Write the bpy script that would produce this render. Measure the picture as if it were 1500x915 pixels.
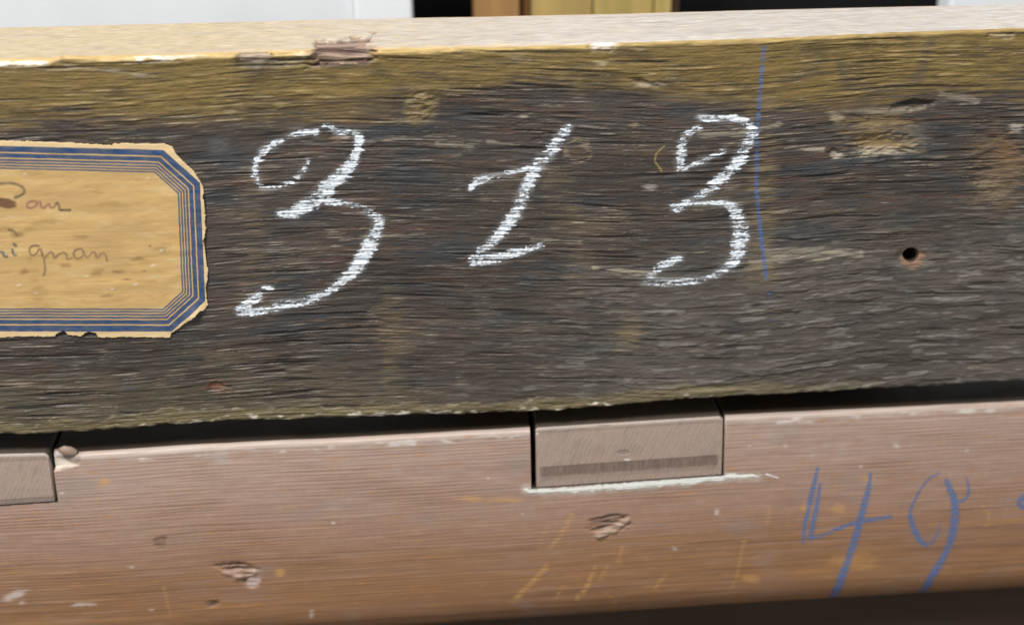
import bpy, math
import numpy as np
from mathutils import Matrix, Vector

for o in list(bpy.data.objects):
    bpy.data.objects.remove(o)
scn = bpy.context.scene
COL = scn.collection
MM = 0.001

# ------------------------------------------------------------------ camera
F = 2006.0; CX, CY = 750.0, 457.5           # focal length and centre in photograph pixels
PITCH = 25.0
ex = np.array([31530.0, -1441.0, 2006.0]); ex /= np.linalg.norm(ex)
c3 = -math.sin(math.radians(PITCH))
b = -math.sqrt(1 - c3 * c3)
for _ in range(20):
    a = -(ex[1] * b + ex[2] * c3) / ex[0]
    b = -math.sqrt(max(0.0, 1 - c3 * c3 - a * a))
ez = np.array([a, b, c3])
ey = np.cross(ez, ex)
R = np.array([ex, ey, ez])                   # camera (right, down, forward) -> world
DIST = 360.0                                 # mm
d0 = R @ np.array([0.0, (330 - CY) / F, 1.0])
CAM = -DIST * d0                             # the middle of the front face is the origin


def ray(px, py):
    v = np.stack([(np.asarray(px, float) - CX) / F, (np.asarray(py, float) - CY) / F,
                  np.ones(np.broadcast(px, py).shape)], -1)
    return v @ R.T


def on_y(px, py, y=0.0):
    d = ray(px, py); t = (y - CAM[1]) / d[..., 1]
    return CAM + d * t[..., None]


def on_z(px, py, z):
    d = ray(px, py); t = (z - CAM[2]) / d[..., 2]
    return CAM + d * t[..., None]


def proj(P):
    c = (P - CAM) @ R
    return c[..., 0] / c[..., 2] * F + CX, c[..., 1] / c[..., 2] * F + CY


cd = bpy.data.cameras.new('camera')
cam = bpy.data.objects.new('camera', cd); COL.objects.link(cam)
M = Matrix(((R[0, 0], -R[0, 1], -R[0, 2]), (R[1, 0], -R[1, 1], -R[1, 2]), (R[2, 0], -R[2, 1], -R[2, 2])))
cam.matrix_world = Matrix.Translation(Vector(CAM * MM)) @ M.to_4x4()
cd.sensor_fit = 'HORIZONTAL'; cd.sensor_width = 36.0; cd.lens = F / 1500 * 36
cd.clip_start = 0.02; cd.clip_end = 20
cd.dof.use_dof = True
cd.dof.focus_distance = float(((on_y(np.array(430.), np.array(385.)) - CAM) @ R)[2]) * MM
cd.dof.aperture_fstop = 7.2
scn.camera = cam

# ------------------------------------------------------------------ light
w = bpy.data.worlds.new('World'); scn.world = w; w.use_nodes = True
bg = w.node_tree.nodes['Background']
bg.inputs[0].default_value = (0.98, 0.985, 1.0, 1); bg.inputs[1].default_value = 0.55


def area(name, loc, target, size, power, color):
    l = bpy.data.lights.new(name, 'AREA'); l.shape = 'RECTANGLE'; l.size, l.size_y = size
    l.energy = power; l.color = color
    o = bpy.data.objects.new(name, l); COL.objects.link(o); o.location = loc
    o.rotation_euler = (Vector(target) - Vector(loc)).to_track_quat('-Z', 'Y').to_euler()
    return o


area('ceiling_lamp', (-0.42, -0.54, 1.14), (0, 0, 0), (0.30, 0.30), 28.0, (1.0, 0.975, 0.94))
area('window_light', (0.35, 0.75, 1.10), (0, 0.02, 0), (0.9, 0.5), 2.5, (0.95, 0.98, 1.0))
scn.view_settings.view_transform = 'Standard'
scn.view_settings.look = 'None'
scn.view_settings.exposure = 0.0
scn.view_settings.gamma = 1.0

# ------------------------------------------------------------------ numpy noise
rng = np.random.default_rng(7)
PERM = rng.permutation(4096)
ANG = rng.random(4096) * 2 * np.pi
GX, GY = np.cos(ANG).astype(np.float32), np.sin(ANG).astype(np.float32)


def perlin(x, y, seed=0):
    x = np.asarray(x, np.float32) + 517.3 + seed * 3.17; y = np.asarray(y, np.float32) + 811.7 + seed * 7.71
    xi = np.floor(x).astype(np.int32); yi = np.floor(y).astype(np.int32)
    xf = x - xi; yf = y - yi
    u = xf * xf * xf * (xf * (xf * 6 - 15) + 10); v = yf * yf * yf * (yf * (yf * 6 - 15) + 10)

    def g(i, j, fx, fy):
        h = PERM[(PERM[(xi + i + seed * 131) & 4095] + yi + j) & 4095]
        return GX[h] * fx + GY[h] * fy
    n0 = g(0, 0, xf, yf) * (1 - u) + g(1, 0, xf - 1, yf) * u
    n1 = g(0, 1, xf, yf - 1) * (1 - u) + g(1, 1, xf - 1, yf - 1) * u
    return (n0 * (1 - v) + n1 * v) * 1.5


def fbm(x, y, sx, sy, octv=3, seed=0, gain=0.55):
    s = 0; a = 1.0; tot = 0
    for k in range(octv):
        s = s + a * perlin(x / sx * 2 ** k, y / sy * 2 ** k, seed + k * 5); tot += a; a *= gain
    return s / tot ** 0.5


def streak(x, z, sx, sz, seed):
    """long straight fibres: finer octaves keep their length"""
    return perlin(x / sx, z / sz, seed) + 0.55 * perlin(x / (0.8 * sx), z / (0.5 * sz), seed + 3) + 0.3 * perlin(x / (0.45 * sx), z / (0.3 * sz), seed + 6)


def sm(a, b, x):
    t = np.clip((x - a) / (b - a), 0, 1)
    return t * t * (3 - 2 * t)


def mix(c, col, m):
    return c * (1 - m[..., None]) + np.asarray(col, np.float32) * m[..., None]


def seg_dist(px, py, pts):
    """distance (px) to a polyline and the interpolated third value (width) at the nearest point"""
    best = np.full(px.shape, 1e9, np.float32); wid = np.ones(px.shape, np.float32)
    for p, q in zip(pts[:-1], pts[1:]):
        ax, ay, bx, by = p[0], p[1], q[0], q[1]
        L = (bx - ax) ** 2 + (by - ay) ** 2 + 1e-9
        t = np.clip(((px - ax) * (bx - ax) + (py - ay) * (by - ay)) / L, 0, 1)
        d = np.hypot(px - ax - t * (bx - ax), py - ay - t * (by - ay))
        m = d < best
        best = np.where(m, d, best)
        if len(p) > 2:
            wid = np.where(m, p[2] + t * (q[2] - p[2]), wid)
    return best, wid


def smooth_path(pts, n=2):
    p = np.array(pts, float)
    for _ in range(n):
        q = np.concatenate([p[:1], np.stack([0.75 * p[:-1] + 0.25 * p[1:], 0.25 * p[:-1] + 0.75 * p[1:]], 1).reshape(-1, p.shape[1]), p[-1:]])
        p = q
    return [tuple(r) for r in p]


def blob(px, py, cx, cy, rx, ry, rot=0.0):
    c, s = math.cos(rot), math.sin(rot)
    x = (px - cx) * c + (py - cy) * s; y = -(px - cx) * s + (py - cy) * c
    return np.sqrt((x / rx) ** 2 + (y / ry) ** 2)


def poly_in(px, py, pts):
    ins = np.zeros(px.shape, bool); n = len(pts)
    for i in range(n):
        x0, y0 = pts[i]; x1, y1 = pts[(i + 1) % n]
        if y0 == y1: continue
        c = (y0 > py) != (y1 > py)
        ins ^= c & (px < (x1 - x0) * (py - y0) / (y1 - y0) + x0)
    return ins


# ------------------------------------------------------------------ object helpers
def tag(o, label=None, cat=None, group=None, kind=None):
    for k, v in (('label', label), ('category', cat), ('group', group), ('kind', kind)):
        if v: o[k] = v
    return o


def empty(name, loc):
    o = bpy.data.objects.new(name, None); COL.objects.link(o)
    o.empty_display_size = 0.02; o.location = loc
    return o


def mesh_obj(name, verts_mm, faces, mat, parent=None, col=None, attrs=None, smooth=True):
    """verts in mm (world), faces = int array (n,4) or list of polygons"""
    v = np.asarray(verts_mm, np.float64) * MM
    if parent is not None: v = v - np.array(parent.location)
    me = bpy.data.meshes.new(name)
    if isinstance(faces, np.ndarray):
        tri = []
        quads = faces
    else:
        quads, tri = faces
    nl = quads.size + sum(len(t) for t in tri)
    loops = np.concatenate([quads.ravel()] + [np.asarray(t) for t in tri]).astype(np.int32)
    tot = np.concatenate([np.full(len(quads), 4)] + [np.array([len(t)]) for t in tri]).astype(np.int32)
    start = np.concatenate([[0], np.cumsum(tot)[:-1]]).astype(np.int32)
    me.vertices.add(len(v)); me.vertices.foreach_set('co', v.astype(np.float32).ravel())
    me.loops.add(nl); me.loops.foreach_set('vertex_index', loops)
    me.polygons.add(len(tot)); me.polygons.foreach_set('loop_start', start)
    me.polygons.foreach_set('use_smooth', np.full(len(tot), smooth))
    me.update(calc_edges=True)
    if col is not None:
        at = me.attributes.new('Tone', 'FLOAT_COLOR', 'POINT')
        c4 = np.ones((len(v), 4), np.float32); c4[:, :3] = np.clip(col.reshape(-1, 3), 0.004, 0.95)
        at.data.foreach_set('color', c4.ravel())
    for k, arr in (attrs or {}).items():
        at = me.attributes.new(k, 'FLOAT', 'POINT'); at.data.foreach_set('value', np.asarray(arr, np.float32).ravel())
    me.materials.append(mat)
    o = bpy.data.objects.new(name, me); COL.objects.link(o)
    if parent is not None: o.parent = parent
    return o


def grid_faces(nr, nc, wrap=False):
    i = np.arange(nr if wrap else nr - 1)[:, None]; j = np.arange(nc - 1)[None, :]
    i2 = (i + 1) % nr
    return np.stack([i * nc + j + 0 * i2, i * nc + j + 1, i2 * nc + j + 1, i2 * nc + j], -1).reshape(-1, 4)


def patch(name, P, keep, mat, parent, col=None, attrs=None):
    """keep a subset of the cells of a surface grid P (nr,nc,3)"""
    nr, nc = P.shape[:2]
    q = grid_faces(nr, nc)[keep[:-1, :-1].ravel()]
    used, inv = np.unique(q, return_inverse=True)
    return mesh_obj(name, P.reshape(-1, 3)[used], inv.reshape(-1, 4), mat, parent,
                    None if col is None else col.reshape(-1, 3)[used],
                    {k: a.ravel()[used] for k, a in (attrs or {}).items()})


# ------------------------------------------------------------------ materials
def nodes_of(name):
    m = bpy.data.materials.new(name); m.use_nodes = True
    nt = m.node_tree; return m, nt, nt.nodes['Principled BSDF']


def noise_node(nt, scale, stretch=(1, 1, 1), detail=4.0):
    tc = nt.nodes.new('ShaderNodeTexCoord'); mp = nt.nodes.new('ShaderNodeMapping')
    mp.inputs['Scale'].default_value = stretch
    n = nt.nodes.new('ShaderNodeTexNoise'); n.inputs['Scale'].default_value = scale; n.inputs['Detail'].default_value = detail
    nt.links.new(tc.outputs['Object'], mp.inputs[0]); nt.links.new(mp.outputs[0], n.inputs['Vector'])
    return n


def maprange(nt, src, lo, hi, a=0.3, b=0.7):
    r = nt.nodes.new('ShaderNodeMapRange'); r.inputs[1].default_value = a; r.inputs[2].default_value = b
    r.inputs[3].default_value = lo; r.inputs[4].default_value = hi
    nt.links.new(src, r.inputs[0]); return r.outputs[0]


def toned(name, rough, stretch, scale, bump, var=(0.8, 1.2), spec=0.4, fine=4000):
    """surface whose base tone is stored on the vertices, broken up by fine procedural noise"""
    m, nt, p = nodes_of(name)
    at = nt.nodes.new('ShaderNodeAttribute'); at.attribute_name = 'Tone'
    n = noise_node(nt, scale, stretch)
    mul = nt.nodes.new('ShaderNodeVectorMath'); mul.operation = 'SCALE'
    nt.links.new(at.outputs['Color'], mul.inputs[0]); nt.links.new(maprange(nt, n.outputs['Fac'], *var), mul.inputs['Scale'])
    nt.links.new(mul.outputs[0], p.inputs['Base Color'])
    nt.links.new(maprange(nt, n.outputs['Fac'], rough[0], rough[1]), p.inputs['Roughness'])
    p.inputs['Specular IOR Level'].default_value = spec
    f = noise_node(nt, fine, (0.25, 1, 1), 2.0)
    bp = nt.nodes.new('ShaderNodeBump'); bp.inputs['Strength'].default_value = bump; bp.inputs['Distance'].default_value = 0.0002
    nt.links.new(f.outputs['Fac'], bp.inputs['Height']); nt.links.new(bp.outputs[0], p.inputs['Normal'])
    return m


def plain(name, c, rough=0.7, scale=60, stretch=(1, 1, 1), var=(0.85, 1.15), bump=0.2):
    m, nt, p = nodes_of(name)
    n = noise_node(nt, scale, stretch, 6)
    rgb = nt.nodes.new('ShaderNodeRGB'); rgb.outputs[0].default_value = (*c, 1)
    mul = nt.nodes.new('ShaderNodeVectorMath'); mul.operation = 'SCALE'
    nt.links.new(rgb.outputs[0], mul.inputs[0]); nt.links.new(maprange(nt, n.outputs['Fac'], *var), mul.inputs['Scale'])
    nt.links.new(mul.outputs[0], p.inputs['Base Color']); p.inputs['Roughness'].default_value = rough
    bp = nt.nodes.new('ShaderNodeBump'); bp.inputs['Strength'].default_value = bump; bp.inputs['Distance'].default_value = 0.0005
    nt.links.new(n.outputs['Fac'], bp.inputs['Height']); nt.links.new(bp.outputs[0], p.inputs['Normal'])
    return m


M_OLD = toned('worn_dark_wood', (0.62, 0.45), (0.10, 1, 1), 2200, 0.15, (0.75, 1.3), 0.36)
M_RED = toned('reddish_wood', (0.55, 0.42), (0.06, 1, 1), 1500, 0.12, (0.88, 1.12), 0.4, 3000)
M_KEY = toned('grey_sawn_wood', (0.65, 0.55), (1, 1, 1), 2000, 0.2, (0.9, 1.1), 0.3)
M_PAPER = None
M_CHALK = toned('white_chalk', (0.95, 0.9), (1, 1, 1), 3500, 0.5, (0.82, 1.08), 0.1)
M_CRAYON = toned('blue_crayon', (0.5, 0.6), (0.3, 1, 1), 2500, 0.2, (0.85, 1.15), 0.3)
M_DUST = toned('white_dust', (0.95, 0.95), (1, 1, 1), 3000, 0.5, (0.85, 1.1), 0.05)

# ------------------------------------------------------------------ lines read off the photograph, laid on the front plane
TOP_FRONT = [(-260, 101), (0, 91), (70, 91), (90, 83), (200, 84), (350, 80), (455, 76), (545, 74), (700, 71), (860, 66), (1000, 61), (1150, 56), (1300, 49), (1500, 42), (1760, 32)]
BOT_FRONT = [(-260, 650), (0, 632), (120, 627), (250, 617), (350, 611), (480, 607), (600, 603), (760, 598), (900, 590), (1000, 580), (1100, 574), (1250, 566), (1500, 553), (1760, 540)]
TOP_BACK = [(-260, 45), (0, 39), (300, 32), (600, 25), (900, 19), (1200, 11), (1500, 5), (1760, -1)]
LOW_TOP = [(-260, 682), (0, 667), (117, 663), (300, 651), (500, 642), (770, 627), (1060, 609), (1250, 600), (1500, 588), (1760, 575)]


def line_on_front(pts, y=0.0):
    a = np.array(pts, float); P = on_y(a[:, 0], a[:, 1], y)
    return lambda x: np.interp(x, P[:, 0], P[:, 2])


zt_f = line_on_front(TOP_FRONT); zb_f = line_on_front(BOT_FRONT); zl_f = line_on_front(LOW_TOP, 1.0)
ZT = float(zt_f(0.0))
tb = np.array(TOP_BACK, float); Pb = on_z(tb[:, 0], tb[:, 1], ZT)
xfit = np.linspace(-150, 150, 60); ZP = np.polyfit(xfit, zt_f(xfit), 1); zs_f = lambda x: np.polyval(ZP, x)
for _ in range(3): Pb = on_z(tb[:, 0], tb[:, 1], zs_f(Pb[:, 0]))
yb_f = lambda x: np.interp(x, Pb[:, 0], Pb[:, 1])
print('top depth', yb_f(np.array([-130, 0, 130.])), 'zt', ZT, 'zb', zb_f(np.array([-130, 0, 130.])), 'zl', zl_f(np.array([-130, 0, 130.])))

XL, XR = -250.0, 255.0
xin = on_y(np.array([-30., 1530.]), np.array([330., 330.]))[:, 0]


def xgrid(step):
    xi = np.arange(xin[0] - 6, xin[1] + 10, step)
    lo = np.linspace(XL, xi[0], 90)[:-1]; hi = np.linspace(xi[-1], XR, 90)[1:]
    return np.concatenate([lo, xi, hi])


# ================================================================== UPPER BEAM
def old_relief(x, z, px, py):
    """height (mm, towards the viewer) and ridge measure of the old front face"""
    slope = 0.05 * sm(150, 600, px) * (1 - sm(900, 1300, px)) + 0.01
    zz = z + slope * x + 0.55 * perlin(x / 70, z / 25, 3) + 0.10 * perlin(x / 16, z / 7, 4)
    g1 = streak(x, zz, 24, 1.15, 11); g2 = streak(x, zz, 11, 0.55, 17); g3 = fbm(x, zz, 45, 3.2, 3, 23)
    rough_lr = sm(300, 470, py + 0.10 * (px - 900)) * sm(500, 1150, px + 0.4 * (py - 400))
    cover = np.clip(0.62 + 0.75 * fbm(x, zz, 34, 7, 3, 31), 0.12, 1.25)            # worn open here, smooth there
    flat = sm(-0.25, 0.35, fbm(x, z, 18, 5, 2, 47))
    # fibres torn in short lens-shaped plates
    p1 = perlin(x / 18, zz / 2.2, 55) + 0.35 * perlin(x / 4, zz / 1.2, 56)
    p2 = perlin(x / 12, zz / 1.4, 57) + 0.35 * perlin(x / 3, zz / 0.9, 58)
    p3 = perlin(x / 22, zz / 3.6, 59) + 0.30 * perlin(x / 5, zz / 1.6, 60)
    plates = 0.22 * sm(-0.10, 0.14, p1) + 0.12 * sm(-0.10, 0.14, p2) + 0.24 * sm(-0.07, 0.10, p3)
    f2 = streak(x, zz, 6.5, 0.42, 70)
    f1 = streak(x, zz, 13, 0.70, 62)                                              # thin raised fibres
    calm = 1 - 0.62 * rough_lr
    h = (0.10 * g1 + 0.06 * g2 + 0.15 * sm(0.05, 0.45, f1) + 0.07 * sm(-0.1, 0.5, f2)) * cover * calm + 0.16 * g3
    h = h - 0.30 * cover * (1 - 0.6 * rough_lr) * sm(0.5, 0.7, streak(x, zz, 30, 1.5, 66))              # open cracks along the grain
    h = h + rough_lr * 0.85 * plates * (0.25 + 0.75 * flat) + 0.05 * fbm(x, z, 1.2, 0.6, 2, 68)
    ridge = (0.40 * g1 + 0.30 * g2 + 0.50 * f1 + 0.40 * f2) * (0.45 + 0.55 * cover) * calm + 0.20 * g3
    pale = sm(0.10, 0.5, p2) * sm(0.45, -0.1, p1) + 0.6 * sm(0.3, 0.6, p3) * sm(0.1, 0.4, p1)
    return h, ridge, pale, rough_lr, zz


def front_surface(xs, rows_v):
    X = np.repeat(xs[None, :], len(rows_v), 0)
    zt = zt_f(xs); zb = zb_f(xs)
    zt = zt + 0.22 * fbm(xs, xs * 0, 9, 1, 3, 61)
    zb = zb - 1.0 + 0.55 * fbm(xs, xs * 0, 11, 1, 4, 67) + 0.25 * fbm(xs, xs * 0, 2.5, 1, 2, 69)
    Z = zb[None, :] + rows_v[:, None] * (zt - zb)[None, :]
    px, py = proj(np.stack([X, X * 0, Z], -1))
    return X, Z, px, py, zt, zb


def front_height(X, Z, px, py, zt, zb):
    h, ridge, saw, rlr, zz = old_relief(X, Z, px, py)
    dt = zt[None, :] - Z; db = Z - zb[None, :]
    # rounded, worn arrises
    h = h - np.clip(1.0 - dt / 1.0, 0, 1) ** 2 * 0.7
    h = h - np.clip(1.0 - db / 0.9, 0, 1) ** 2 * (0.6 + 0.4 * fbm(X, Z, 7, 3, 2, 71))
    # crusted bottom border
    cw = 20 + 12 * fbm(X, Z * 0, 22, 1, 3, 74)
    crust = sm(6, -7, db / 0.179 - cw + 7 * fbm(X, Z, 6, 3, 4, 73)) * sm(1350, 900, px)
    h = h + crust * (0.12 + 0.22 * fbm(X, Z, 9, 2.0, 4, 77))
    h = h + sm(40, -10, py - 150 + 0.02 * px) * (0.10 * fbm(X, Z, 5, 2.2, 4, 87))
    # knot scar
    k = blob(px, py, 616, 155, 25, 29)
    km = sm(1.2, 0.6, k + 0.45 * fbm(X, Z, 6, 4, 4, 79))
    h = h + km * (0.45 * fbm(X, Z, 3.6, 1.5, 4, 84) + 0.02 * ridge)
    # plugged nail mark
    k2 = blob(px, py, 845, 222, 19, 17); k2 = k2 + 0.3 * fbm(X, Z, 3, 2, 2, 85); h = h - 0.18 * sm(0.2, 0.0, np.abs(k2 - 1.0))
    # drilled hole
    kh = blob(px, py, 1335, 374, 11.5, 11)
    h = h - 7.0 * sm(1.0, 0.72, kh) - 0.5 * sm(2.0, 1.0, blob(px, py, 1335, 379, 15, 9))
    # gouges
    n = fbm(X, Z, 4, 1.5, 3, 89)
    for (cx, cy, rx, ry, rot, dep) in ((1338, 154, 34, 7, -0.12, 0.9), (1292, 212, 48, 17, -0.06, 0.7), (1222, 226, 10, 7, 0, .5),
                                       (945, 122, 22, 5, 0.16, .6), (1290, 178, 60, 10, 0, .3), (1468, 245, 40, 48, 0.3, .35),
                                       (318, 566, 20, 8, 0.1, .5), (790, 206, 12, 5, 0, .3), (950, 273, 9, 6, 0, .3), (498, 199, 16, 10, 0, .35)):
        h = h - dep * sm(1.2, 0.4, blob(px, py, cx, cy, rx, ry, rot) + 0.60 * n)
    # chips broken out of the top arris
    for (cx, cy, rx, ry, dep) in ((502, 80, 46, 15, 1.5), (372, 84, 28, 8, 0.9), (885, 70, 22, 7, .5), (38, 92, 34, 6, .4), (1465, 54, 18, 6, .5)):
        m = sm(1.1, 0.75, np.maximum(np.abs(px - cx) / rx * 0.95, np.abs(py - cy) / ry + 0.25 * (px - cx) / rx) + 0.35 * n)
        h = h - dep * m * np.clip(0.8 + 0.55 * streak(X, Z + 0.05 * X, 13, 1.3, 97), 0.25, 1.7)
    h = h - 0.35 * sm(0.75, 1.0, streak(X, Z + 0.045 * X, 20, 2.6, 91)) * (0.4 + 0.6 * sm(150, 420, py))
    # long scratch lines
    for pts, dep in (([(80, 92), (140, 101), (230, 111)], 0.12), ([(880, 396), (920, 403)], .2)):
        d, _ = seg_dist(px, py, pts); h = h - dep * sm(3, 0, d)
    return h, ridge, saw, rlr, zz, dt, db


def front_tone(X, Z, px, py, h, ridge, saw, rlr, zz, dt, db):
    n1 = fbm(X, Z, 26, 7, 4, 101); n2 = fbm(X, Z, 5, 1.6, 3, 103); n3 = fbm(X, zz, 22, 0.8, 3, 107); n4 = fbm(X, Z, 70, 30, 2, 109)
    n5 = fbm(X, zz, 9, 0.5, 2, 113)
    dark = np.array([0.052, 0.043, 0.038], np.float32)
    c = np.ones(X.shape + (3,), np.float32) * dark
    c = mix(c, (0.038, 0.042, 0.047), sm(-0.1, 0.6, n1))                   # bluish black patches
    c = mix(c, (0.074, 0.048, 0.036), 0.75 * sm(0.05, 0.6, fbm(X, zz, 30, 3, 3, 127)))  # red brown streaks
    n6 = fbm(X, zz, 28, 9, 4, 137); n7 = fbm(X, Z, 14, 8, 3, 139)
    c = mix(c, (0.105, 0.080, 0.052), 0.55 * sm(0.10, 0.75, n6))                # brown stain
    c = mix(c, (0.085, 0.078, 0.068), 0.8 * rlr)
    c = mix(c, (0.036, 0.036, 0.038), 0.6 * sm(0.15, 0.8, n7))                           # greyer lower right: weathered, with sheen painted in
    c = mix(c, (0.092, 0.078, 0.052), 0.65 * sm(500, 575, py + 0.045 * (px - 300) + 20 * n1) * sm(800, 350, px))
    c = c * np.array([1.05, 1.0, 0.94], np.float32)
    c = c * (1 + 0.28 * np.clip(fbm(X, Z, 55, 22, 3, 143), -1, 1))[..., None]
    # dust and worn fibre on the ridges, with painted glints and shade beneath them
    c = mix(c, (0.20, 0.178, 0.145), 0.80 * sm(0.30, 0.85, ridge + 0.35 * n3))
    f3 = streak(X, zz, 8, 0.42, 141) + 0.5 * n6
    c = mix(c, (0.285, 0.25, 0.195), 0.70 * sm(0.60, 1.05, f3) * (1 - 0.5 * rlr))  # glints of single fibres, put into the colour
    c = mix(c, (0.014, 0.012, 0.010), 0.8 * sm(0.70, 1.0, streak(X, zz + 0.20, 8, 0.42, 141) + 0.5 * n6 - 1.2 * sm(0.55, 0.9, f3)))  # painted shade just below each glint
    c = mix(c, (0.012, 0.010, 0.009), (0.8 - 0.5 * rlr) * sm(0.5, 0.75, streak(X, zz, 30, 1.5, 66)))
    c = mix(c, (0.33, 0.29, 0.22), 0.75 * sm(0.80, 1.25, 0.7 * n3 + 0.6 * ridge + 0.4 * n5 + 0.25 * n4))
    c = mix(c, (0.22, 0.21, 0.185), 0.50 * rlr * sm(0.25, 1.0, saw + 0.4 * n2))
    c = mix(c, (0.013, 0.012, 0.011), 0.9 * sm(0.25, 0.75, -ridge + 0.3 * n5))
    # ochre varnish along the top
    bx = np.interp(px, [-300, 0, 150, 300, 420, 560, 700, 800, 900, 1000, 1100, 1200, 1300, 1390, 1500, 1760],
                   [175, 176, 180, 176, 165, 158, 130, 118, 126, 138, 148, 155, 152, 140, 140, 130])
    e = bx - py + 17 * n3 + 17 * n1 + 8 * n5 + 12 * n6 + 8 * f3
    och = sm(-20, 20, e)
    oc = np.ones_like(c) * np.array([0.172, 0.117, 0.036], np.float32)
    oc = mix(oc, (0.085, 0.060, 0.024), 0.85 * sm(0.0, 0.65, n6 + 0.5 * n7 + 0.3 * n2))
    oc = mix(oc, (0.34, 0.25, 0.10), 0.72 * sm(0.25, 0.9, ridge + 0.3 * n2))
    oc = mix(oc, (0.045, 0.034, 0.020), 0.7 * sm(0.35, 0.85, -ridge))
    oc = mix(oc, (0.050, 0.042, 0.034), 0.7 * sm(0.35, 0.8, -n3 + 0.45 * n1 + 0.2 * sm(-60, 0, -e)))
    dk = np.minimum(seg_dist(px, py, [(1232, 95), (1240, 125), (1290, 132), (1345, 118), (1362, 60)])[0],
                    seg_dist(px, py, [(1148, 118), (1192, 106), (1205, 85)])[0])
    oc = mix(oc, (0.070, 0.058, 0.046), 0.5 * sm(12, 1, dk + 6 * n2 + 4 * n5))
    oc = mix(oc, (0.40, 0.31, 0.17), 0.6 * sm(0.70, 1.1, f3)); oc = mix(oc, (0.040, 0.032, 0.02), 0.75 * sm(0.50, 0.8, streak(X, zz, 30, 1.5, 66) + 0.2 * n7))  # fibre glints painted over the ochre too
    c = c * (1 - och[..., None] * 0.93) + oc * och[..., None] * 0.93
    # ochre streaks straying below
    st = sm(0.45, 0.85, n3 + 0.25 * n4) * sm(-70, 0, e)
    c = mix(c, (0.16, 0.115, 0.050), 0.7 * st)
    # tan drips
    for (x0, x1, y0, y1, s) in ((355, 392, 260, 440, .45), (560, 592, 425, 585, .55), (690, 715, 430, 480, .3), (1095, 1137, 150, 410, .85),
                                (905, 935, 470, 510, .5), (800, 840, 250, 330, .35), (640, 655, 215, 260, .35), (840, 860, 330, 420, .4), (300, 340, 505, 545, .35)):
        wx = px + 8 * n2 + 16 * n7 + 6 * n3
        m = sm(x0 - 12, x0 + 10, wx) * sm(x1 + 14, x1 - 10, wx) * sm(y0 - 30, y0 + 10, py) * sm(y1 + 30, y1 - 20, py)
        c = mix(c, (0.19, 0.145, 0.075), 0.85 * s * m * sm(-0.5, 0.6, n3 + 0.6 * ridge + 0.4 * n2))
    # bottom crust
    cw = 20 + 12 * fbm(X, Z * 0, 22, 1, 3, 74); ce = db / 0.179 - cw + 7 * fbm(X, Z, 6, 3, 4, 73)
    cr = (0.75 * sm(4, -4, ce) + 0.25 * sm(45, 5, db / 0.179 + 10 * n2)) * sm(1400, 1000, px)
    c = mix(c, (0.155, 0.122, 0.062), 0.8 * cr)
    fl = sm(12, 5, db / 0.179 + 5 * n2) * sm(0.15, 0.4, fbm(X, Z, 5.5, 2.0, 3, 131) + 0.3 * n2) * sm(1150, 900, px) * sm(60, 250, px)
    rim = sm(3.0, 0.8, np.abs(ce)) * sm(1150, 700, px) * sm(-0.1, 0.6, n2 + 0.6 * n5 + 0.4 * n7)
    c = mix(c, (0.34, 0.29, 0.20), 0.6 * rim)
    c = mix(c, (0.62, 0.58, 0.48), 0.9 * fl)
    # local marks
    km = sm(1.2, 0.6, blob(px, py, 616, 155, 25, 29) + 0.45 * fbm(X, Z, 6, 4, 4, 79))
    c = mix(c, (0.16, 0.115, 0.05), 0.8 * km); c = mix(c, (0.30, 0.23, 0.12), 0.7 * km * sm(0.05, 0.4, h)); c = mix(c, (0.05, 0.035, 0.02), 0.7 * km * sm(-0.1, -0.4, h))
    k2 = blob(px, py, 845, 222, 19, 17); k2 = k2 + 0.35 * n2; c = mix(c, (0.20, 0.155, 0.10), 0.65 * sm(0.35, 0.1, np.abs(k2 - 0.95)) * sm(-0.5, 0.3, n5 + n2)); c = mix(c, (0.09, 0.065, 0.04), 0.5 * sm(0.9, 0.4, k2))
    kh = blob(px, py, 1336, 377, 17, 15)
    c = mix(c, (0.25, 0.135, 0.08), 0.7 * sm(1.2, 0.8, kh + 0.3 * n2)); c = mix(c, (0.012, 0.008, 0.006), sm(1.05, 0.9, blob(px, py, 1335, 374, 11.5, 11)))
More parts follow.
